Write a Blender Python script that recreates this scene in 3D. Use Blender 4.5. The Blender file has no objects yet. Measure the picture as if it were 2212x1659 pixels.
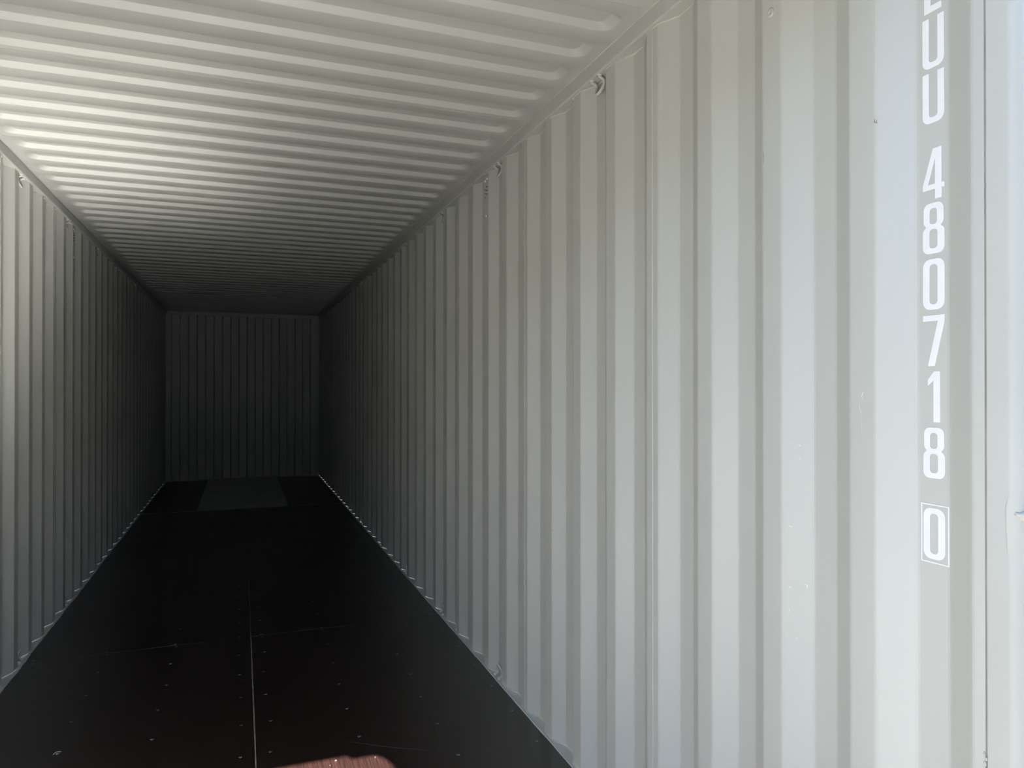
import bpy, bmesh, math, random
from mathutils import Vector
R = math.radians
random.seed(7)
S = bpy.context.scene
C = S.collection

# ------------------------------------------------------------------ camera, sky, sun, exposure
HW, H, L = 1.1668, 2.7196, 11.813            # half width between rails, height, depth (metres)
cam = bpy.data.cameras.new('camera')
cam.sensor_width = 36.0
cam.lens = 1547.35 / 2212 * 36
cam.clip_start = 0.02
co = bpy.data.objects.new('camera', cam)
C.objects.link(co)
co.location = (-0.0596, -0.80, 1.5038)
co.rotation_euler = (R(90.2352), R(0.0), R(-20.7061))
S.camera = co

TO_SUN = Vector((0.68, -2.17, 2.585)).normalized()
world = bpy.data.worlds.new('sky')
S.world = world
world.use_nodes = True
wn = world.node_tree
wn.nodes.clear()
sky = wn.nodes.new('ShaderNodeTexSky')
sky.sky_type = 'NISHITA'
sky.sun_disc = False
sky.sun_elevation = math.asin(TO_SUN.z)
sky.sun_rotation = math.atan2(TO_SUN.x, TO_SUN.y)
sky.air_density = 1.0
sky.dust_density = 0.6
sky.ozone_density = 1.6
bg = wn.nodes.new('ShaderNodeBackground')
bg.inputs['Strength'].default_value = 0.42
wo = wn.nodes.new('ShaderNodeOutputWorld')
wn.links.new(sky.outputs[0], bg.inputs[0])
wn.links.new(bg.outputs[0], wo.inputs[0])

sun = bpy.data.lights.new('sun', 'SUN')
sun.energy = 66.0
sun.angle = R(0.53)
sun.color = (1.0, 0.955, 0.87)
so = bpy.data.objects.new('sun', sun)
C.objects.link(so)
so.rotation_euler = (-TO_SUN).to_track_quat('-Z', 'Y').to_euler()
so.location = (4, -12, 14)

S.view_settings.view_transform = 'Standard'
S.view_settings.look = 'None'
S.view_settings.gamma = 1.0
S.view_settings.use_curve_mapping = False
S.view_settings.exposure = 1.02
cy = S.cycles
cy.max_bounces = 16
cy.diffuse_bounces = 10
cy.glossy_bounces = 6
cy.caustics_reflective = True
cy.blur_glossy = 0.0
cy.sample_clamp_indirect = 12
cy.use_denoising = True


# ------------------------------------------------------------------ helpers
class MB:
    def __init__(self):
        self.v, self.f = [], []

    def add(self, vs, fs):
        o = len(self.v)
        self.v += [tuple(p) for p in vs]
        self.f += [tuple(o + i for i in f) for f in fs]
        return self

    def box(self, x0, x1, y0, y1, z0, z1):
        return self.add([(x0, y0, z0), (x1, y0, z0), (x1, y1, z0), (x0, y1, z0), (x0, y0, z1), (x1, y0, z1), (x1, y1, z1), (x0, y1, z1)],
                        [(3, 2, 1, 0), (4, 5, 6, 7), (0, 1, 5, 4), (1, 2, 6, 5), (2, 3, 7, 6), (3, 0, 4, 7)])

    def prism(self, poly, fn, a, b, closed=True):
        """extrude the 2D polygon `poly`; fn(p, q, t) -> xyz"""
        n = len(poly)
        self.add([fn(p, q, a) for p, q in poly] + [fn(p, q, b) for p, q in poly],
                 [(i, (i + 1) % n, n + (i + 1) % n, n + i) for i in range(n if closed else n - 1)] +
                 ([tuple(range(n)), tuple(range(2 * n - 1, n - 1, -1))] if closed else []))
        return self

    def tube(self, pts, r, n=8, cap=True):
        pts = [Vector(p) for p in pts]
        rings = []
        up = None
        for i, p in enumerate(pts):
            d = (pts[min(i + 1, len(pts) - 1)] - pts[max(i - 1, 0)]).normalized()
            if up is None:
                up = d.orthogonal().normalized()
            up = (up - d * up.dot(d)).normalized()
            sd = d.cross(up)
            rings.append([p + (up * math.cos(2 * math.pi * k / n) + sd * math.sin(2 * math.pi * k / n)) * r for k in range(n)])
        vs = [q for rg in rings for q in rg]
        fs = [(i * n + k, i * n + (k + 1) % n, (i + 1) * n + (k + 1) % n, (i + 1) * n + k) for i in range(len(pts) - 1) for k in range(n)]
        if cap:
            fs += [tuple(range(n - 1, -1, -1)), tuple((len(pts) - 1) * n + k for k in range(n))]
        return self.add(vs, fs)

    def lathe(self, prof, fn, n=16):
        """prof: (radius, height) list; fn(a, b, h) -> xyz"""
        m = len(prof)
        vs = [fn(r * math.cos(2 * math.pi * k / n), r * math.sin(2 * math.pi * k / n), h) for k in range(n) for r, h in prof]
        fs = [(k * m + i, k * m + i + 1, ((k + 1) % n) * m + i + 1, ((k + 1) % n) * m + i) for k in range(n) for i in range(m - 1)]
        return self.add(vs, fs)

    def mesh(self, name, mat, smooth=False):
        me = bpy.data.meshes.new(name)
        me.from_pydata(self.v, [], self.f)
        me.materials.append(mat)
        bm = bmesh.new()
        bm.from_mesh(me)
        bmesh.ops.recalc_face_normals(bm, faces=bm.faces)
        bm.to_mesh(me)
        bm.free()
        if smooth:
            me.polygons.foreach_set('use_smooth', [True] * len(me.polygons))
        me.update()
        return me

    def obj(self, name, mat, parent=None, smooth=False):
        return link(name, self.mesh(name, mat, smooth), parent)


def link(name, data, parent=None, loc=None):
    o = bpy.data.objects.new(name, data)
    C.objects.link(o)
    if loc is not None:
        o.location = loc
    if parent:
        o.parent = parent
    return o


def tag(o, label, cat=None, group=None, kind=None):
    o['label'] = label
    if cat:
        o['category'] = cat
    if group:
        o['group'] = group
    if kind:
        o['kind'] = kind
    return o


def struct(name, label, cat):
    return tag(link(name, None), label, cat, kind='structure')


# ------------------------------------------------------------------ materials
def material(name, col, rough, spec=0.5, metal=0.0):
    m = bpy.data.materials.new(name)
    m.use_nodes = True
    b = m.node_tree.nodes['Principled BSDF']
    b.inputs['Base Color'].default_value = (*col, 1)
    b.inputs['Roughness'].default_value = rough
    b.inputs['Specular IOR Level'].default_value = spec
    b.inputs['Metallic'].default_value = metal
    return m, m.node_tree, b


def noise_mix(nt, b, c0, c1, scale, vscale=(1, 1, 1), lo=0.35, hi=0.65, detail=4):
    tc = nt.nodes.new('ShaderNodeTexCoord')
    mp = nt.nodes.new('ShaderNodeMapping')
    mp.inputs['Scale'].default_value = vscale
    nz = nt.nodes.new('ShaderNodeTexNoise')
    nz.inputs['Scale'].default_value = scale
    nz.inputs['Detail'].default_value = detail
    rp = nt.nodes.new('ShaderNodeValToRGB')
    rp.color_ramp.elements[0].position = lo
    rp.color_ramp.elements[1].position = hi
    rp.color_ramp.elements[0].color = (*c0, 1)
    rp.color_ramp.elements[1].color = (*c1, 1)
    nt.links.new(tc.outputs['Object'], mp.inputs[0])
    nt.links.new(mp.outputs[0], nz.inputs['Vector'])
    nt.links.new(nz.outputs[0], rp.inputs[0])
    nt.links.new(rp.outputs[0], b.inputs['Base Color'])
    return tc, mp, nz, rp


def bump(nt, b, src, strength, dist):
    bp = nt.nodes.new('ShaderNodeBump')
    bp.inputs['Strength'].default_value = strength
    bp.inputs['Distance'].default_value = dist
    nt.links.new(src, bp.inputs['Height'])
    nt.links.new(bp.outputs[0], b.inputs['Normal'])


PC = (0.378, 0.387, 0.372)
PAINT, nt, b = material('grey_paint', PC, 0.42, 0.45)
noise_mix(nt, b, tuple(c * 0.97 for c in PC), tuple(c * 1.03 for c in PC), 1.3, (1, 1, 0.4))
tc = nt.nodes.new('ShaderNodeTexCoord')
nz = nt.nodes.new('ShaderNodeTexNoise')
nz.inputs['Scale'].default_value = 160
nt.links.new(tc.outputs['Object'], nz.inputs['Vector'])
bump(nt, b, nz.outputs[0], 0.12, 0.0006)

RAIL, nt, b = material('grey_rail_paint', PC, 0.40, 0.45)
noise_mix(nt, b, tuple(c * 0.95 for c in PC), tuple(c * 1.02 for c in PC), 2.0)

SEAL, nt, b = material('sealant', (0.37, 0.37, 0.31), 0.55, 0.4)
noise_mix(nt, b, (0.33, 0.33, 0.275), (0.42, 0.42, 0.35), 12)

WHITE, nt, b = material('white_lettering', (0.60, 0.61, 0.63), 0.5, 0.3)
noise_mix(nt, b, (0.59, 0.60, 0.62), (0.615, 0.625, 0.645), 30)

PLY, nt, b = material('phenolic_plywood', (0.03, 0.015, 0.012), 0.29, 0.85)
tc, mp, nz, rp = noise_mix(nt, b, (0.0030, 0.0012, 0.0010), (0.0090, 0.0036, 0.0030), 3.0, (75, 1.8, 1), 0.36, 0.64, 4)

FILL, nt, b = material('joint_filler', (0.33, 0.29, 0.23), 0.7, 0.3)
noise_mix(nt, b, (0.10, 0.088, 0.07), (0.26, 0.23, 0.185), 14)
DFILL, nt, b = material('dark_joint_filler', (0.10, 0.09, 0.08), 0.7, 0.3)
noise_mix(nt, b, (0.010, 0.009, 0.009), (0.11, 0.10, 0.095), 9)
STEEL, nt, b = material('screw_steel', (0.10, 0.10, 0.10), 0.42, 0.5, 0.6)
noise_mix(nt, b, (0.10, 0.10, 0.10), (0.34, 0.34, 0.34), 60)
DARK, nt, b = material('hole_black', (0.004, 0.004, 0.004), 0.9, 0.1)
PLATE, nt, b = material('tunnel_plate_paint', (0.36, 0.37, 0.36), 0.28, 0.6)
noise_mix(nt, b, (0.32, 0.33, 0.32), (0.40, 0.41, 0.40), 3)
SCUFF, nt, b = material('scuff_pale', (0.22, 0.20, 0.19), 0.7, 0.3)
noise_mix(nt, b, (0.030, 0.027, 0.026), (0.085, 0.078, 0.075), 40)
CHIP, nt, b = material('chip_pale', (0.75, 0.68, 0.63), 0.6, 0.3)
noise_mix(nt, b, (0.36, 0.30, 0.27), (0.46, 0.40, 0.37), 50)
FLAKE, nt, b = material('flake_tan', (0.03, 0.025, 0.023), 0.7, 0.2)
noise_mix(nt, b, (0.022, 0.018, 0.016), (0.034, 0.029, 0.027), 50)
POST, nt, b = material('grey_post_paint', PC, 0.6, 0.35)
noise_mix(nt, b, tuple(c * 0.96 for c in PC), tuple(c * 1.02 for c in PC), 2.0)
YARD, nt, b = material('yard_asphalt', (0.135, 0.130, 0.118), 0.85, 0.2)
noise_mix(nt, b, (0.112, 0.108, 0.098), (0.158, 0.152, 0.138), 1.2)

SEAM, nt, b = material('seam_sealant', (0.24, 0.23, 0.19), 0.7, 0.3)
noise_mix(nt, b, (0.20, 0.19, 0.155), (0.28, 0.27, 0.22), 8)
SHADE_FENCE, nt, b = material('shade_fence_paint', (0.035, 0.04, 0.035), 0.6, 0.3)
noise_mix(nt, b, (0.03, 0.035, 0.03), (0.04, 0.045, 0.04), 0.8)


# ------------------------------------------------------------------ ground outside
g = MB().box(-30, 30, -40, 30, -0.40, -0.18).obj('ground', YARD)
tag(g, 'dark asphalt yard outside the container doorway', 'ground', kind='structure')

# added fence, unseen behind the camera: keeps horizon light off the far interior
yf = struct('added_shade_fence', 'added dark steel sheet fence, unseen behind the camera, blocking light from the yard', 'fence')
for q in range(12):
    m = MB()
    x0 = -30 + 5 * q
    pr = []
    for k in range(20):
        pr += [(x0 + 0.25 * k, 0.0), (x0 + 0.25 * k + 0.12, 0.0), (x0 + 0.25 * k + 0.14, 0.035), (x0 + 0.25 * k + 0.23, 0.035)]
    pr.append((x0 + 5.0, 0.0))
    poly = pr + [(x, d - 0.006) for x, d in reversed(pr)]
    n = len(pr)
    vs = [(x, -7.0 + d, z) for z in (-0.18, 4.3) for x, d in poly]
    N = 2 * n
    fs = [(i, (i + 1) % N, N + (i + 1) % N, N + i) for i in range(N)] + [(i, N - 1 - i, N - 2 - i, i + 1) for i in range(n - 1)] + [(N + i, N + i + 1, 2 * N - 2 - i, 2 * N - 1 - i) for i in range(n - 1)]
    m.add(vs, fs).obj('shade_fence_sheet', SHADE_FENCE, yf)

# ------------------------------------------------------------------ side walls: welded corrugated sheets
XI, XO = HW + 0.012, HW + 0.048            # inner and outer planes of the corrugation
P, C0, FL, SL = 0.278, 0.0866, 0.034, 0.070   # pitch, first inner flat, half a flat, slope
ZT, ZB = H - 0.060, 0.003


def bends(y0, y1):
    """(y, depth) corners of the corrugation between y0 and y1, each bend eased with three points"""
    raw = []
    k = int((y0 - C0) / P) - 1
    while True:
        c = C0 + P * k
        if c - FL > y1 + P:
            break
        raw += [(c - FL, 0.0), (c + FL, 0.0), (c + FL + SL, 1.0), (c + P - FL - SL, 1.0)]
        k += 1
    out = []
    e = 0.005
    for i in range(1, len(raw) - 1):
        (ya, da), (yb, db), (yc, dc) = raw[i - 1], raw[i], raw[i + 1]
        s0 = (db - da) / (yb - ya)
        s1 = (dc - db) / (yc - yb)
        out += [(yb - e, db - s0 * e), (yb, db + (s1 - s0) * e * 0.25), (yb + e, db + s1 * e)]

    def at(y):
        for (a, da), (b_, db) in zip(out, out[1:]):
            if a <= y <= b_:
                return da + (db - da) * (y - a) / (b_ - a)
    mid = [p for p in out if y0 + 1e-4 < p[0] < y1 - 1e-4]
    return [(y0, at(y0))] + mid + [(y1, at(y1))]


def side_wall(name, sgn, label):
    w = struct(name, label, 'wall')
    j = 0
    while True:
        ya = C0 + 4 * P * j
        yb = min(C0 + 4 * P * (j + 1), C0 + 42 * P)
        if ya >= C0 + 42 * P - 0.01:
            break
        prof = bends(0.0958 if j == 0 else ya + 0.0005, yb - 0.0005)
        n = len(prof)
        X = [sgn * (XI + d * (XO - XI)) for y, d in prof]
        vs = []
        for z in (ZB, ZT):
            vs += [(x, y, z) for x, (y, d) in zip(X, prof)]
            vs += [(x + sgn * 0.002, y, z) for x, (y, d) in zip(X, prof)]
        fs = []
        for i in range(n - 1):
            fs.append((i, i + 1, 2 * n + i + 1, 2 * n + i))
            fs.append((n + i + 1, n + i, 3 * n + i, 3 * n + i + 1))
            fs.append((i + 1, i, n + i, n + i + 1))
            fs.append((2 * n + i, 2 * n + i + 1, 3 * n + i + 1, 3 * n + i))
        fs += [(0, n, 3 * n, 2 * n), (n - 1, 2 * n + n - 1, 4 * n - 1, 2 * n - 1)]
        pan = MB().add(vs, fs).obj('wall_panel', PAINT, w)
        # sealant along the top and bottom weld of the sheet, following the corrugation
        for zc, dz in ((ZT, -1), (ZB, 1)):
            m = MB()
            cur = []
            for i, (x, (y, d)) in enumerate(zip(X, prof)):
                a = 0.0034 + 0.0004 * math.sin(37 * y + j)
                cur.append([(x + sgn * 0.001, y, zc + dz * 0.0), (x - sgn * a, y, zc + dz * 0.0005), (x - sgn * a * 0.55, y, zc + dz * a * 0.8), (x + sgn * 0.001, y, zc + dz * a * 1.25)])
            vs2 = [p for c in cur for p in c]
            fs2 = [(i * 4 + k, (i + 1) * 4 + k, (i + 1) * 4 + (k + 1) % 4, i * 4 + (k + 1) % 4) for i in range(n - 1) for k in range(4)]
            fs2 += [(3, 2, 1, 0), tuple((n - 1) * 4 + k for k in range(4))]
            m.add(vs2, fs2).obj('sealant_bead', SEAL, pan)
        # the upright weld to the next sheet
        if yb < C0 + 42 * P - 0.01:
            x = sgn * XI
            s = sgn
            MB().prism([(-0.004, 0.0), (-0.0022, 0.0013), (0.0022, 0.0013), (0.004, 0.0)],
                       lambda p, q, t, x=x, yb=yb, s=s: (x - s * q + s * 0.0001, yb + p, t), ZB + 0.006, ZT - 0.006).obj('weld_seam', RAIL, pan)
        j += 1
    return w


wall_right = side_wall('wall_right', 1, 'long corrugated grey steel wall on the right, brightly lit near the doorway')
wall_left = side_wall('wall_left', -1, 'long corrugated grey steel wall on the left, fading into darkness')

# ------------------------------------------------------------------ back wall
wall_back = struct('wall_back', 'dark ribbed steel end wall closing the far end', 'wall')
lines = [-1.104 + 0.1263 * k for k in range(18)]
prof = [(-1.104 - 0.02, 0.0)]
for k, x in enumerate(lines):
    a, c = (0.0, 0.045) if k % 2 == 0 else (0.045, 0.0)
    prof += [(x - 0.009, a), (x + 0.009, c)]
prof.append((1.064, 0.0))

for i0 in range(0, 36, 8):
    pr = prof[i0:i0 + 9] if i0 + 9 <= len(prof) else prof[i0:]
    if len(pr) < 2:
        continue
    poly = [(x, d) for x, d in pr] + [(x, d + 0.003) for x, d in reversed(pr)]
    m = MB()
    n = len(pr)
    vs = []
    for z in (0.012, 2.664):
        vs += [(x, L + d, z) for x, d in pr] + [(x, L + d + 0.003, z) for x, d in pr]
    fs = []
    for i in range(n - 1):
        fs += [(i, i + 1, 2 * n + i + 1, 2 * n + i), (n + i + 1, n + i, 3 * n + i, 3 * n + i + 1)]
    m.add(vs, fs).obj('wall_panel', PAINT, wall_back)
MB().box(-HW - 0.06, HW + 0.06, L - 0.008, L + 0.09, 2.660, H).obj('top_beam', RAIL, wall_back)
MB().box(-HW, HW, L - 0.010, L + 0.09, -0.03, 0.012).obj('bottom_sill', RAIL, wall_back)
for s, x0 in ((-1, -1.104), (1, 1.044)):
    xa, xb = (-HW - 0.05, x0) if s < 0 else (x0, HW + 0.05)
    MB().box(xa, xb, L - 0.052, L + 0.09, -0.03, 2.663).obj('corner_post', RAIL, wall_back)
    xa, xb = (-HW, x0 - 0.004) if s < 0 else (x0 + 0.004, HW)
    MB().box(xa, xb, L - 0.060, L - 0.051, 2.60, 2.69).obj('corner_plate', RAIL, wall_back)

# ------------------------------------------------------------------ ceiling: die-stamped roof sheets
ceiling = struct('ceiling', 'grey steel roof with pressed cross ribs, lit near the doorway', 'ceiling')
RP, RB = 0.209, 2.26                         # rib pitch; a sheet joint lies at y = RB


def outline(ax, ay, r, n=6):
    pts = []
    for cx, cy_, a0 in ((ax - r, ay - r, 0), (-(ax - r), ay - r, 90), (-(ax - r), -(ay - r), 180), (ax - r, -(ay - r), 270)):
        for i in range(n + 1):
            a = R(a0 + 90 * i / n)
            pts.append((cx + r * math.cos(a), cy_ + r * math.sin(a)))
    return pts


def rib_cell(m, y0, y1, x0, x1):
    """one stamped rib: a flat cell from y0 to y1 with a rounded recess pressed 20 mm upwards"""
    cy_ = (y0 + y1) / 2
    n = 6
    K = 6
    ax, ay = HW - 0.046, 0.0605
    rings = []
    for k in range(K + 1):
        t, q_ = ((0.0, 0.0), (0.07, 0.025), (0.16, 0.13), (0.84, 0.87), (0.93, 0.975), (1.0, 1.0), (1.02, 1.0))[k]
        z = 0.021 * q_
        rings.append([(px, cy_ + py, H + z) for px, py in outline(ax - 0.034 * t, ay - 0.019 * t, 0.042 - 0.012 * t, n)])
    vs = [p for rg in rings for p in rg]
    N = 4 * (n + 1)
    vs += [(x1, y1, H), (x0, y1, H), (x0, y0, H), (x1, y0, H)]
    cn = (K + 1) * N
    fs = []
    for k in range(K):
        for i in range(N):
            fs.append((k * N + i, k * N + (i + 1) % N, (k + 1) * N + (i + 1) % N, (k + 1) * N + i))
    fs.append(tuple(K * N + i for i in range(N)))
    for q in range(4):
        for i in range(n):
            fs.append((cn + q, q * (n + 1) + i + 1, q * (n + 1) + i))
        fs.append((cn + q, cn + (q + 1) % 4, ((q + 1) % 4) * (n + 1), q * (n + 1) + n))
    m.add(vs, fs)


XR = HW + 0.05
k0 = 0
joint = RB - 3 * 5 * RP
while joint < L:
    ya, yb = joint, joint + 5 * RP
    m = MB()
    for q in range(5):
        a, b_ = ya + q * RP, ya + (q + 1) * RP
        if a < 0.0 or b_ > L + 0.06:
            continue
        rib_cell(m, a, b_, -XR, XR)
    if m.v:
        top = max(p[1] for p in m.v)
        low = min(p[1] for p in m.v)
        p = m.obj('roof_panel', PAINT, ceiling, smooth=True)
        # lapped joint to the neighbouring sheet: a 1.5 mm step with a thread of sealant
        if low > 0.3:
            MB().add([(-HW + 0.03, low - 0.016, H), (HW - 0.03, low - 0.016, H), (HW - 0.03, low - 0.016, H - 0.0010), (-HW + 0.03, low - 0.016, H - 0.0010),
                      (HW - 0.03, low + 0.012, H - 0.0004), (-HW + 0.03, low + 0.012, H - 0.0004)],
                     [(0, 1, 2, 3), (3, 2, 4, 5), (0, 3, 5), (1, 4, 2)]).obj('lap_joint', PAINT, p)
            MB().prism([(-0.0010, 0), (0, -0.0007), (0.0010, 0)], lambda u, v, t, low=low: (t, low - 0.018 + u, H + v), -HW + 0.03, HW - 0.03).obj('sealant_thread', SEAL, p)
        if yb > L - 0.3:
            MB().box(-XR, XR, top, L + 0.09, H, H + 0.003).obj('roof_edge', PAINT, p)
        if low < 0.2:
            MB().box(-XR, XR, -0.03, low, H, H + 0.003).obj('roof_edge', PAINT, p)
    joint = yb

# ------------------------------------------------------------------ rails, posts, header, sill
RY0, RY1 = 0.0885, L - 0.001


def top_rail(name, s, label):
    t = struct(name, label, 'rail')
    r = 0.007
    arc = [(HW + r - r * math.cos(R(a)), H - 0.060 + r - r * math.sin(R(a))) for a in (0, 18, 36, 54, 72, 90)]
    g0 = 0.0005 if s > 0 else 0.0045            # the left rail leaves a dark shadow gap under the roof sheet
    poly = [(HW, H - g0)] + arc + [(HW + 0.075, H - 0.060), (HW + 0.075, H - 0.0005), (HW + 0.02, H - 0.0005), (HW + 0.02, H - g0)]
    o = MB().prism(poly, lambda p, q, y: (s * p, y, q), RY0, RY1).obj('rail_tube', RAIL, t)
    if s < 0:
        return
    m = MB()
    st = 60
    vs, fs = [], []
    for i in range(st + 1):
        y = RY0 + (RY1 - RY0) * i / st
        a = 0.0030 + 0.0008 * math.sin(i * 1.7)
        vs += [(s * (HW + 0.0004), y, H), (s * (HW - a), y, H - 0.0002), (s * (HW - a * 0.5), y, H - a * 0.6), (s * (HW + 0.0004), y, H - a)]
    for i in range(st):
        for k in range(4):
            fs.append((i * 4 + k, (i + 1) * 4 + k, (i + 1) * 4 + (k + 1) % 4, i * 4 + (k + 1) % 4))
    m.add(vs, fs).obj('sealant_bead', SEAL, t)


top_rail('trim_1', 1, 'square grey steel rail where the roof meets the right wall')
top_rail('trim_2', -1, 'square grey steel rail where the roof meets the left wall')


def bottom_rail(name, s, label):
    t = struct(name, label, 'rail')
    MB().prism([(HW - 0.0005, -0.16), (HW - 0.0005, -0.002), (HW + 0.003, 0.0015), (HW + 0.060, 0.0015), (HW + 0.060, -0.16)],
               lambda p, q, y: (s * p, y, q), RY0 - 0.05, RY1).obj('rail_channel', RAIL, t)
    rnd = random.Random(3 if s > 0 else 5)
    m = MB()
    st = 220
    vs, fs = [], []
    wob = 0.0
    for i in range(st + 1):
        y = RY0 + (RY1 - RY0) * i / st
        wob = 0.7 * wob + rnd.uniform(-1, 1) * (0.0010 if s > 0 else 0.0026)
        a = HW - 0.0035 + wob
        h = 0.0042 + 0.0008 * math.sin(i * 0.9)
        vs += [(s * a, y, 0.0), (s * (a + 0.0025), y, h), (s * (HW + 0.0075), y, h * 0.9), (s * (HW + 0.0095), y, 0.0012)]
    for i in range(st):
        for k in range(3):
            fs.append((i * 4 + k, (i + 1) * 4 + k, (i + 1) * 4 + k + 1, i * 4 + k + 1))
    m.add(vs, fs).obj('sealant_bead', RAIL, t)


bottom_rail('trim_3', 1, 'narrow grey sill rail with a sealant edge along the foot of the right wall')
bottom_rail('trim_4', -1, 'narrow grey sill rail with a ragged sealant edge along the foot of the left wall')


def door_post(name, s, label):
    t = struct(name, label, 'post')
    r = 0.018
    arc = [(XI + r - r * math.cos(R(a)), 0.055 - r * math.sin(R(a))) for a in range(0, 136, 3)]
    poly = [(XI, 0.0918)] + arc + [(XI + 0.075, 0.075), (XI + 0.075, 0.0918)]
    o = MB().prism(poly, lambda p, q, z: (s * p, q, z), -0.16, H).obj('post_bar', POST, t)
    MB().box(*sorted((s * (XI + 0.0022), s * (XI + 0.075))), 0.0905, 0.102, -0.16, H).obj('seam_backing', SEAM, t)
    return t


post_r = door_post('trim_5', 1, 'rounded grey steel door post at the right edge of the photo')
post_l = door_post('trim_6', -1, 'rounded grey steel door post of the left side of the doorway')
# weld-on hinge lug with its ragged paint run on the right post
m = MB()
prof = []
for i in range(9):
    a = math.pi * i / 8
    prof.append((1.1925 - 0.010 * math.sin(a), 0.0385 + 0.003 - 0.010 * (i / 8)))
m.prism([(1.1860, 0.0405), (1.1880, 0.030), (1.1960, 0.020), (1.2400, 0.012), (1.2400, 0.0405)], lambda p, q, z: (p, q, z), 1.275, 1.285)
m.obj('hinge_lug', RAIL, post_r)
m = MB()
m.tube([(1.1838, 0.0455, 1.287), (1.1862, 0.0400, 1.284), (1.1905, 0.0360, 1.2865), (1.1960, 0.0345, 1.2835), (1.206, 0.0340, 1.2860)], 0.0042, 8)
m.obj('weld_bead', RAIL, post_r, smooth=True)
m = MB()
run = [(0, 0.0), (0.004, 0.010), (0.006, 0.022), (0.0042, 0.034), (0.0050, 0.052), (0.0030, 0.070), (0.0026, 0.086), (0.0010, 0.094), (0.0, 0.096)]
vs = []
for w_, d in run:
    z = 1.312 - d
    vs += [(XI - 0.0004, 0.0545 + w_, z), (XI - 0.0014, 0.0545 + w_ * 0.5, z), (XI + 0.0004, 0.0520, z)]
fs = []
for i in range(len(run) - 1):
    for k in range(2):
        fs.append((i * 3 + k, (i + 1) * 3 + k, (i + 1) * 3 + k + 1, i * 3 + k + 1))
m.add(vs, fs).obj('paint_run', RAIL, post_r, smooth=True)

hd = struct('trim_7', 'grey steel header beam above the doorway', 'beam')
MB().box(-HW - 0.09, HW + 0.09, 0.0, 0.088, 2.585, H - 0.0005).obj('header_beam', RAIL, hd)
MB().box(-HW - 0.09, HW + 0.09, -0.03, 0.06, H + 0.004, H + 0.06).obj('header_cap', RAIL, hd)
MB().prism([(1.022, 2.59), (1.030, 2.545), (1.108, 2.545), (1.126, 2.535), (1.136, 2.515), (1.141, 2.48), (1.141, 2.40), (1.178, 2.36), (1.250, 2.36), (1.250, 2.59)],
           lambda p, q, y: (p, y, q), 0.001, 0.020).obj('corner_gusset', RAIL, hd)
sl = struct('trim_8', 'grey steel threshold plate across the doorway', 'sill')
MB().box(-HW - 0.09, HW + 0.09, -0.02, 0.036, -0.17, -0.001).obj('sill_plate', RAIL, sl)

# right door leaf, standing open outside the opening
door = struct('door_1', 'open corrugated steel door leaf hinged on the right post', 'door')
ang = R(69)


def dp(u, v, z):
    """u along the leaf from the hinge, v through its thickness"""
    ca, sa = math.cos(ang), math.sin(ang)            # 0 = shut, 90 = square to the opening
    return (HW + 0.050 - u * ca + v * sa, -0.035 - u * sa - v * ca, z)


m = MB()
dprof = []
for k in range(5):
    u = 0.08 + k * 0.205
    dprof += [(u, 0.0), (u + 0.075, 0.0), (u + 0.10, 0.030), (u + 0.18, 0.030)]
vs = [dp(u, v, z) for z in (0.10, 2.47) for u, v in dprof] + [dp(u, v + 0.002, z) for z in (0.10, 2.47) for u, v in dprof]
n = len(dprof)
fs = [(i, i + 1, n + i + 1, n + i) for i in range(n - 1)] + [(2 * n + i + 1, 2 * n + i, 3 * n + i, 3 * n + i + 1) for i in range(n - 1)]
m.add(vs, fs).obj('door_panel', PAINT, door)
for nm, u0, u1, z0, z1 in (('door_stile', 0.0, 0.085, 0.02, 2.555), ('door_stile', 1.075, 1.16, 0.02, 2.555), ('door_rail', 0.085, 1.075, 0.02, 0.105), ('door_rail', 0.085, 1.075, 2.465, 2.555)):
    q = [dp(u, v, z) for z in (z0, z1) for u, v in ((u0, -0.008), (u1, -0.008), (u1, 0.042), (u0, 0.042))]
    MB().add(q, [(0, 1, 2, 3), (7, 6, 5, 4), (0, 4, 5, 1), (1, 5, 6, 2), (2, 6, 7, 3), (3, 7, 4, 0)]).obj(nm, RAIL, door)
for u in (0.35, 0.85):
    MB().tube([dp(u, 0.065, 0.0), dp(u, 0.065, 2.56)], 0.017, 10).obj('lock_rod', STEEL, door)

# ------------------------------------------------------------------ floor: plywood sheets, fillers, tunnel plate
floor = struct('floor', 'black film-faced plywood floor with screw rows and pale joints', 'floor')
CX = -0.003
GP = 0.0016
joints_r = [0.038, 1.387, 3.797, 6.185, 8.660]
joints_l = [0.038, 1.387, 3.797, 6.235, 8.660]
boards = []


def board(x0, x1, y0, y1):
    m = MB()
    e = 0.0012
    m.add([(x0, y0, -0.028), (x1, y0, -0.028), (x1, y1, -0.028), (x0, y1, -0.028),
           (x0, y0, -e), (x1, y0, -e), (x1, y1, -e), (x0, y1, -e),
           (x0 + e, y0 + e, 0), (x1 - e, y0 + e, 0), (x1 - e, y1 - e, 0), (x0 + e, y1 - e, 0)],
          [(3, 2, 1, 0), (0, 1, 5, 4), (1, 2, 6, 5), (2, 3, 7, 6), (3, 0, 4, 7), (4, 5, 9, 8), (5, 6, 10, 9), (6, 7, 11, 10), (7, 4, 8, 11), (8, 9, 10, 11)])
    o = m.obj('floor_board', PLY, floor)
    boards.append((o, x0, x1, y0, y1))
    return o


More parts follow.
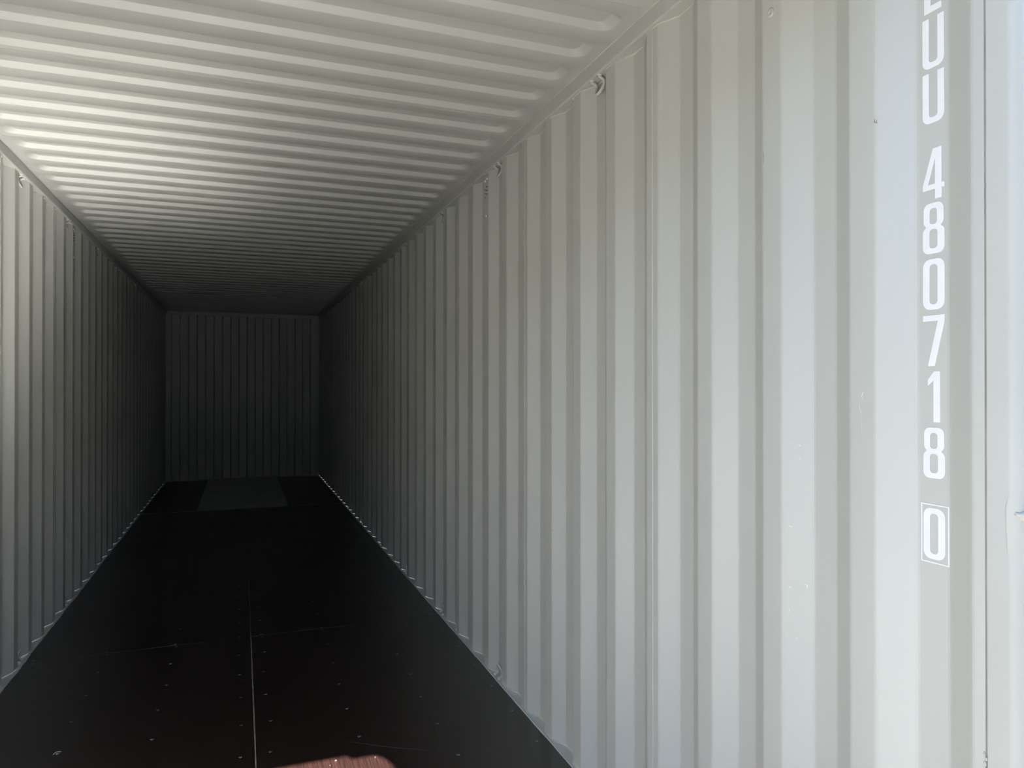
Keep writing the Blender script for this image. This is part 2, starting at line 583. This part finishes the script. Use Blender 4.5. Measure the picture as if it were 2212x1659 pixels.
for a, b_ in zip(joints_l, joints_l[1:]):
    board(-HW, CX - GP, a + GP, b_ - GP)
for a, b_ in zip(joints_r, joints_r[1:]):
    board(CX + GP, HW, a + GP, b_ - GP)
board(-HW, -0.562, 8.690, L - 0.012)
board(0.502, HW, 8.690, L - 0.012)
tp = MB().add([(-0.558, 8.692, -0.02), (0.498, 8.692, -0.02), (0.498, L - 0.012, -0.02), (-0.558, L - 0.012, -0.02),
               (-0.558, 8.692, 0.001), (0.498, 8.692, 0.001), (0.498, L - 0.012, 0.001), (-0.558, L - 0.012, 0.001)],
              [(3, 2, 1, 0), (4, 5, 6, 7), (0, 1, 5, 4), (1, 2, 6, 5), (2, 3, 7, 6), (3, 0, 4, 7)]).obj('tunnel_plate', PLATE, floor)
tag(tp, 'grey steel plate let into the floor at the far end')
st = MB().box(-HW, HW, 8.664, 8.688, -0.02, 0.0008).obj('cross_strip', PLATE, floor)
tag(st, 'thin pale steel strip across the floor')


def filler(x0, x1, y0, y1, mat):
    o = MB().box(x0, x1, y0, y1, -0.012, -0.0003).obj('joint_filler', mat, floor)
    return o


filler(CX - GP - 0.0008, CX + GP + 0.0008, 0.04, 3.79, FILL)
filler(CX - GP - 0.0004, CX + GP + 0.0004, 3.80, 8.66, DFILL)
filler(-HW + 0.01, CX - GP, 3.797 - GP - 0.0008, 3.797 + GP + 0.0008, DFILL)
filler(CX + GP, HW - 0.01, 3.797 - GP - 0.0008, 3.797 + GP + 0.0008, DFILL)
filler(-0.30, CX - GP, 3.797 - GP - 0.001, 3.797 + GP + 0.001, FILL)
filler(CX + GP, HW - 0.01, 6.185 - GP - 0.001, 6.185 + GP + 0.001, FILL)
filler(-HW + 0.01, HW - 0.01, 1.387 - GP, 1.387 + GP, DFILL)


def owner(x, y):
    for o, x0, x1, y0, y1 in boards:
        if x0 <= x <= x1 and y0 <= y <= y1:
            return o
    return None


sm = MB()
sm.lathe([(0.0, -0.0012), (0.0028, -0.0012), (0.0034, 0.0002), (0.0058, 0.0009), (0.0072, 0.0004), (0.0076, -0.001)], lambda a, b2, h: (a, b2, h), 14)
screw_me = sm.mesh('screw', STEEL, True)
for ix, x in enumerate((-1.122, -0.767, -0.414, -0.064, 0.060, 0.410, 0.765, 1.118)):
    for k in range(-1, 17):
        y = 2.317 + 0.2973 * k + random.uniform(-0.006, 0.006)
        if abs(y - 3.797) < 0.03:
            for yy in (3.770, 3.822):
                o = owner(x, yy)
                if o:
                    link('screw', screw_me, o, (x + random.uniform(-.006, .006), yy, 0))
            continue
        o = owner(x, y)
        if o:
            link('screw', screw_me, o, (x + random.uniform(-.008, .008), y, 0))


def scratch(pts, w):
    m = MB()
    vs, fs = [], []
    for i, (x, y) in enumerate(pts):
        x2, y2 = pts[min(i + 1, len(pts) - 1)]
        x1, y1 = pts[max(i - 1, 0)]
        d = Vector((x2 - x1, y2 - y1)).normalized()
        t = i / (len(pts) - 1)
        ww = w * (0.25 + 0.75 * math.sin(math.pi * t))
        vs += [(x - d.y * ww, y + d.x * ww, 0.00025), (x, y, 0.0005), (x + d.y * ww, y - d.x * ww, 0.00025)]
    for i in range(len(pts) - 1):
        fs += [(i * 3, i * 3 + 3, i * 3 + 4, i * 3 + 1), (i * 3 + 1, i * 3 + 4, i * 3 + 5, i * 3 + 2)]
    o = owner(*pts[len(pts) // 2])
    m.add(vs, fs).obj('scratch', SCUFF, o)


def arc_pts(p0, p1, bow, n=10):
    a, b_ = Vector(p0), Vector(p1)
    nrm = Vector((-(b_ - a).y, (b_ - a).x))
    return [tuple(a.lerp(b_, i / n) + nrm * bow * math.sin(math.pi * i / n)) for i in range(n + 1)]


scratch(arc_pts((0.712, 2.54), (0.718, 2.04), 0.06), 0.0011)
scratch(arc_pts((0.34, 2.315), (0.75, 2.06), -0.03), 0.0016)
scratch(arc_pts((0.13, 2.70), (0.185, 2.725), 0.0, 5), 0.0014)
scratch(arc_pts((0.195, 2.725), (0.225, 2.735), 0.0, 4), 0.0012)
scratch(arc_pts((0.045, 2.48), (0.062, 2.474), 0.1, 5), 0.0012)
scratch(arc_pts((0.075, 2.395), (0.10, 2.400), 0.05, 5), 0.0012)
scratch(arc_pts((0.035, 2.40), (0.036, 2.375), 0.05, 5), 0.0010)
scratch(arc_pts((-0.60, 3.22), (-0.595, 3.165), 0.1, 5), 0.0016)
scratch(arc_pts((-0.635, 3.235), (-0.63, 3.215), 0.0, 4), 0.0014)
scratch(arc_pts((-0.70, 3.12), (-0.60, 3.16), 0.05, 6), 0.0008)
scratch(arc_pts((-0.47, 3.02), (-0.54, 2.72), 0.05, 8), 0.0008)
scratch(arc_pts((0.20, 3.48), (0.21, 3.44), 0.0, 4), 0.0018)
scratch(arc_pts((0.27, 3.50), (0.275, 3.45), 0.0, 4), 0.0016)
scratch(arc_pts((0.48, 3.20), (0.62, 3.42), 0.05, 8), 0.0007)
scratch(arc_pts((0.56, 2.38), (0.60, 2.36), 0.2, 5), 0.0012)
scratch(arc_pts((0.80, 2.30), (0.84, 2.22), 0.1, 5), 0.0014)
scratch(arc_pts((-0.03, 3.12), (-0.20, 3.28), 0.05, 8), 0.0007)
scratch(arc_pts((0.52, 3.80), (0.58, 3.785), 0.0, 5), 0.0018)

# ------------------------------------------------------------------ fittings on the walls
m = MB()
m.lathe([(0.0, 0.0022), (0.0045, 0.0022), (0.0060, 0.0034), (0.0092, 0.0034), (0.0114, 0.0018), (0.0118, 0.0)], lambda a, b2, h: (XI - h, 0.644 + a, 2.440 + b2), 20)
o = m.obj('bolt_head', RAIL, wall_right, smooth=True)


MARK, nt, b = material('bare_scuff', (0.60, 0.61, 0.62), 0.5, 0.4)
noise_mix(nt, b, (0.50, 0.51, 0.52), (0.66, 0.67, 0.68), 60)
GREY, nt, b = material('dark_scuff', (0.16, 0.155, 0.14), 0.7, 0.2)
noise_mix(nt, b, (0.12, 0.115, 0.10), (0.24, 0.23, 0.21), 60)


def wall_x(y):
    t = (y - C0 + FL) % P
    d = 0.0 if t < 2 * FL else ((t - 2 * FL) / SL if t < 2 * FL + SL else (1.0 if t < P - SL else (P - t) / SL))
    return XI + d * (XO - XI)


def wall_mark(pts, w, mat):
    """a thin scuff lying on the corrugation of the right wall; pts are (y, z)"""
    vs, fs = [], []
    for i, (y, z) in enumerate(pts):
        y2, z2 = pts[min(i + 1, len(pts) - 1)]
        y1, z1 = pts[max(i - 1, 0)]
        d = Vector((y2 - y1, z2 - z1)).normalized()
        ww = w * (0.3 + 0.7 * math.sin(math.pi * i / (len(pts) - 1)))
        for q in (-1, 0, 1):
            yy, zz = y - d.y * ww * q, z + d.x * ww * q
            vs.append((wall_x(yy) - (0.0004 if q else 0.0007), yy, zz))
    for i in range(len(pts) - 1):
        fs += [(i * 3, i * 3 + 3, i * 3 + 4, i * 3 + 1), (i * 3 + 1, i * 3 + 4, i * 3 + 5, i * 3 + 2)]
    MB().add(vs, fs).obj('scuff', mat, wall_right)


for p0, p1, bow, w, mt in (((0.5915, 1.3705), (0.586, 1.367), 0.2, 0.0007, MARK), ((0.570, 1.366), (0.566, 1.362), 0.3, 0.0008, MARK), ((0.568, 1.336), (0.566, 1.330), 0.3, 0.0006, MARK),
                           ((0.592, 1.020), (0.587, 1.017), 0.3, 0.0010, MARK), ((0.561, 1.031), (0.555, 1.022), -0.5, 0.0011, MARK), ((0.593, 1.168), (0.585, 1.1655), 0.2, 0.0008, MARK),
                           ((0.591, 0.965), (0.590, 0.955), 0.2, 0.0007, MARK), ((0.578, 0.900), (0.573, 0.896), 0.3, 0.0008, MARK), ((0.372, 1.470), (0.3645, 1.446), 0.1, 0.0007, MARK),
                           ((0.3605, 1.494), (0.3625, 1.476), 0.2, 0.0008, MARK), ((0.365, 1.440), (0.3655, 1.405), 0.0, 0.0005, MARK), ((0.330, 2.064), (0.328, 2.055), 0.3, 0.0012, GREY),
                           ((0.3265, 2.061), (0.3255, 2.053), 0.2, 0.0009, GREY), ((2.004, 0.899), (1.990, 0.894), 0.35, 0.0009, GREY), ((0.672, 2.10), (0.6718, 2.07), 0.0, 0.0006, GREY)):
    wall_mark(arc_pts(p0, p1, bow, 6), w, mt)

for wl, x, y, z, r_ in ((wall_left, -XI, 3.431, 2.652, 0.008), (wall_left, -XI, 4.260, 2.648, 0.007), (wall_left, -XI, 4.539, 2.648, 0.007), (wall_right, XI, 1.782, 2.653, 0.006)):
    sg = -1 if x > 0 else 1
    MB().lathe([(r_, 0.0), (r_ * 0.85, r_ * 0.45), (r_ * 0.5, r_ * 0.8), (0.0, r_ * 0.9)], lambda a, b2, h, x=x, y=y, z=z, sg=sg: (x + sg * h, y + a * 0.8, z + b2), 10).obj('sealant_blob', SEAL, wl, smooth=True)
for y, z, r_ in ((0.0975, 0.851, 0.0035), (0.0945, 0.843, 0.003), (0.0965, 0.834, 0.004), (0.0950, 0.822, 0.0045)):
    MB().lathe([(r_, 0.0), (r_ * 0.85, r_ * 0.45), (r_ * 0.5, r_ * 0.8), (0.0, r_ * 0.9)], lambda a, b2, h, y=y, z=z: (XI - h + 0.0004, y + a * 0.7, z + b2 * 1.4), 8).obj('sealant_blob', SEAL, post_r, smooth=True)


def vent(wall, s, y):
    """riveted breather: staggered holes through an inner flat of the sheet, with rivets above and below"""
    e = MB().box(*sorted((s * (XI - 0.0007), s * XI)), y - 0.030, y + 0.030, 2.520, 2.612).obj('air_vent', PAINT, wall)
    hm = MB()
    hm.lathe([(0.0042, 0.0), (0.0042, 0.0005), (0.0, 0.0005)], lambda a, b2, h: (-s * h, a, b2), 10)
    hme = hm.mesh('vent_hole', DARK)
    for dy, zs in ((0.019, (2.572, 2.5525, 2.532)), (0.0, (2.586, 2.566, 2.546)), (-0.019, (2.583, 2.561, 2.541))):
        for z in zs:
            link('vent_hole', hme, e, (s * (XI - 0.0007), y + dy, z))
    rm = MB()
    rm.lathe([(0.0072, 0.0), (0.0062, 0.003), (0.0, 0.0042)], lambda a, b2, h: (-s * h, a, b2), 12)
    rme = rm.mesh('rivet', WHITE, True)
    for dy, z in ((0.018, 2.619), (-0.012, 2.627), (0.004, 2.430)):
        link('rivet', rme, e, (s * XI, y + dy, z))


vent(wall_right, 1, 2.867)
vent(wall_left, -1, 5.083)


# ------------------------------------------------------------------ lashing rings on the rails
def ring_mesh(s, up):
    """U-shaped rod whose two ends turn in and are welded under (up=-1) or on (up=1) the rail"""
    d = up
    if up < 0:
        path = [(-0.022, 0.029, -0.004), (-0.006, 0.029, -0.010), (0.002, 0.029, -0.018), (0.002, 0.026, -0.032), (-0.004, 0.018, -0.050), (-0.010, 0.0, -0.060),
                (-0.004, -0.018, -0.050), (0.002, -0.026, -0.032), (0.002, -0.029, -0.018), (-0.006, -0.029, -0.010), (-0.022, -0.029, -0.004)]
    else:
        path = [(-0.020, 0.030, 0.004), (-0.004, 0.030, 0.007), (0.004, 0.030, 0.016), (0.004, 0.027, 0.032), (-0.002, 0.018, 0.050), (-0.008, 0.0, 0.062),
                (-0.002, -0.018, 0.050), (0.004, -0.027, 0.032), (0.004, -0.030, 0.016), (-0.004, -0.030, 0.007), (-0.020, -0.030, 0.004)]
    dense = []
    for i in range(len(path) - 1):
        p0, p1, p2, p3 = (Vector(path[max(min(i + q, len(path) - 1), 0)]) for q in (-1, 0, 1, 2))
        for t in (0, 0.34, 0.67):
            dense.append(0.5 * (2 * p1 + (p2 - p0) * t + (2 * p0 - 5 * p1 + 4 * p2 - p3) * t * t + (3 * p1 - p0 - 3 * p2 + p3) * t ** 3))
    dense.append(Vector(path[-1]))
    rod = MB().tube([(s * p.x, p.y, p.z) for p in dense], 0.0062, 10).mesh('ring_rod', RAIL, True)
    pads = []
    for sy in (-1, 1):
        pad = MB()
        pad.lathe([(0.0, 0.006), (0.006, 0.0055), (0.0095, 0.003), (0.0112, -0.001)], lambda a, b2, h, sy=sy: (s * (-0.016 + a), sy * 0.031 + b2, d * (h - 0.0005)), 10)
        pads.append(pad.mesh('weld_pad', RAIL, True))
    return rod, pads


ORD = ['first', 'second', 'third', 'fourth', 'fifth', 'sixth', 'seventh', 'eighth', 'ninth', 'tenth']
for s, up, n0, side, where in ((1, -1, 0, 'right', 'under the right roof rail, in view'), (1, 1, 1, 'right', 'at the right wall foot, in view'),
                               (-1, -1, 2, 'left', 'under the left roof rail, in view'), (-1, 1, 2, 'left', 'at the left wall foot, in view')):
    rod, pads = ring_mesh(s, up)
    src = None
    for n in range(n0, 10):
        loc = (s * (HW + 0.030), 1.592 + 1.112 * n, (H - 0.0605) if up < 0 else 0.0018)
        if src is None:
            src = link('lashing_ring', None, None, loc)
            kids = [link('ring_rod', rod, src)] + [link('weld_pad', p, src) for p in pads]
            t = src
        else:
            t = src.copy()
            C.objects.link(t)
            t.location = loc
            for kd in kids:
                c = kd.copy()
                C.objects.link(c)
                c.parent = t
        i = n - n0
        tag(t, f'{ORD[i]} lashing ring from the doorway {where}', 'lashing ring',
            'lashing rings along the wall rails')

# ------------------------------------------------------------------ painted serial number
num = tag(link('painted_number', None, None, (XO, 0.224, 1.2)), 'white painted serial number running down the right wall near the door post', 'painted number')
num_off = Vector((XO, 0.224, 1.2))


def arcp(cx, cy_, r, a0, a1, n=6):
    return [(cx + r * math.cos(R(a0 + (a1 - a0) * i / n)), cy_ + r * math.sin(R(a0 + (a1 - a0) * i / n))) for i in range(n + 1)]


def rrect(x0, y0, x1, y1, r):
    return arcp(x1 - r, y1 - r, r, 0, 90) + arcp(x0 + r, y1 - r, r, 90, 180) + arcp(x0 + r, y0 + r, r, 180, 270) + arcp(x1 - r, y0 + r, r, 270, 360)


Wd = 0.047
GL = {
    'E': [[(0.004, 0), (0.0415, 0), (0.0415, 0.0130), (0.0185, 0.0130), (0.0185, 0.0435), (0.0375, 0.0435), (0.0375, 0.0555), (0.0185, 0.0555), (0.0185, 0.0870), (0.0415, 0.0870), (0.0415, 0.1), (0.004, 0.1)]],
    'U': [[(0, 0.1)] + arcp(0.015, 0.015, 0.015, 180, 270) + arcp(Wd - 0.015, 0.015, 0.015, 270, 360) + [(Wd, 0.1), (Wd - 0.0142, 0.1)] +
          arcp(Wd - 0.0142 - 0.0065, 0.0180, 0.0065, 0, -90) + arcp(0.0142 + 0.0065, 0.0180, 0.0065, 270, 180) + [(0.0142, 0.1)]],
    '4': [[(0.0, 0.0195), (0.0270, 0.0195), (0.0270, 0.0), (0.0412, 0.0), (0.0412, 0.0195), (Wd, 0.0195), (Wd, 0.0295), (0.0412, 0.0295), (0.0412, 0.1), (0.0225, 0.1), (0.0, 0.0300)],
          [(0.0120, 0.0300), (0.0270, 0.0300), (0.0270, 0.0790)]],
    '8': [arcp(0.0130, 0.0130, 0.0130, 180, 270) + arcp(Wd - 0.0130, 0.0130, 0.0130, 270, 360) + arcp(Wd - 0.0110, 0.0420, 0.0110, 0, 62) +
          arcp(Wd - 0.0128, 0.0645, 0.0110, -62, 0) + arcp(Wd - 0.0148, 0.0870, 0.0130, 0, 90) + arcp(0.0148, 0.0870, 0.0130, 90, 180) +
          arcp(0.0128, 0.0645, 0.0110, 180, 242) + arcp(0.0110, 0.0420, 0.0110, 118, 180),
          rrect(0.0150, 0.0580, Wd - 0.0160, 0.0895, 0.0065), rrect(0.0145, 0.0105, Wd - 0.0150, 0.0480, 0.0065)],
    '0': [rrect(0, 0, Wd, 0.1, 0.0160), rrect(0.0145, 0.0105, Wd - 0.0150, 0.0895, 0.0075)],
    '7': [[(0, 0.1), (0, 0.0885), (0.0325, 0.0885), (0.0105, 0), (0.0258, 0), (Wd, 0.0870), (Wd, 0.1)]],
    '1': [[(0.0225, 0), (0.0370, 0), (0.0370, 0.1), (0.0240, 0.1), (0.0105, 0.0835), (0.0105, 0.0710), (0.0225, 0.0815)]],
    'box': [[(-0.0055, -0.0080), (0.0555, -0.0080), (0.0555, 0.1080), (-0.0055, 0.1080)], [(-0.0025, -0.0055), (0.0530, -0.0055), (0.0530, 0.1055), (-0.0025, 0.1055)]],
}
glyph_me = {}
for ch, loops in GL.items():
    cu = bpy.data.curves.new('glyph', 'CURVE')
    cu.dimensions = '2D'
    cu.fill_mode = 'BOTH'
    cu.extrude = 0.0003
    for lp in loops:
        sp = cu.splines.new('POLY')
        sp.points.add(len(lp) - 1)
        for q, (u, v) in zip(sp.points, lp):
            q.co = (u, v, 0, 1)
        sp.use_cyclic_u = True
    tmp = bpy.data.objects.new('tmp', cu)
    C.objects.link(tmp)
    bpy.context.view_layer.update()
    me = bpy.data.meshes.new_from_object(tmp.evaluated_get(bpy.context.evaluated_depsgraph_get()))
    bpy.data.objects.remove(tmp)
    for v in me.vertices:
        u, w_, t = v.co
        v.co = (-0.0005 + t, -u, w_)
    me.name = 'glyph'
    me.materials.clear()
    me.materials.append(WHITE)
    bm = bmesh.new()
    bm.from_mesh(me)
    bmesh.ops.recalc_face_normals(bm, faces=bm.faces)
    bm.to_mesh(me)
    bm.free()
    glyph_me[ch] = me
for ch, z in (('E', 2.2440), ('U', 2.1335), ('U', 2.0245), ('4', 1.8735), ('8', 1.7665), ('0', 1.6560), ('7', 1.5450), ('1', 1.4345), ('8', 1.3240), ('0', 1.1650), ('box', 1.1650)):
    nm = {'E': 'letter', 'U': 'letter', 'box': 'check_digit_box'}.get(ch, 'digit')
    link(nm, glyph_me[ch], num, Vector((XO, 0.2475, z)) - num_off)


# ------------------------------------------------------------------ small debris on the floor
m = MB()
pts = arc_pts((-0.776, 2.606), (-0.752, 2.622), 0.22, 8)
m.tube([(x, y, 0.0018 + 0.0022 * math.sin(math.pi * i / 8)) for i, (x, y) in enumerate(pts)], 0.0016, 6)
m.tube([(-0.764, 2.615, 0.0016), (-0.763, 2.606, 0.0016)], 0.0013, 6)
tag(m.obj('wood_shaving', CHIP), 'tiny curled pale shaving on the black floor by the left wall', 'shaving')


def flake(x, y, w, label):
    m = MB()
    m.add([(x - w, y - w * 0.6, 0.0006), (x + w, y - w * 0.7, 0.0006), (x + w * 0.3, y + w, 0.0006), (x - w * 0.6, y - w * 0.4, 0.0030), (x + w * 0.7, y - w * 0.5, 0.0034), (x + w * 0.25, y + w * 0.7, 0.0040)],
          [(2, 1, 0), (3, 4, 5), (0, 1, 4, 3), (1, 2, 5, 4), (2, 0, 3, 5)])
    tag(m.obj('paint_flake', FLAKE), label, 'flake', 'pale flakes in the sunlit patch')


flake(0.298, 2.152, 0.0045, 'pale flake in the middle of the sunlit floor patch')
flake(0.451, 2.122, 0.0032, 'pale flake at the right tip of the sunlit floor patch')
flake(0.272, 2.122, 0.0020, 'pale speck left of the middle flake in the sunlit patch')
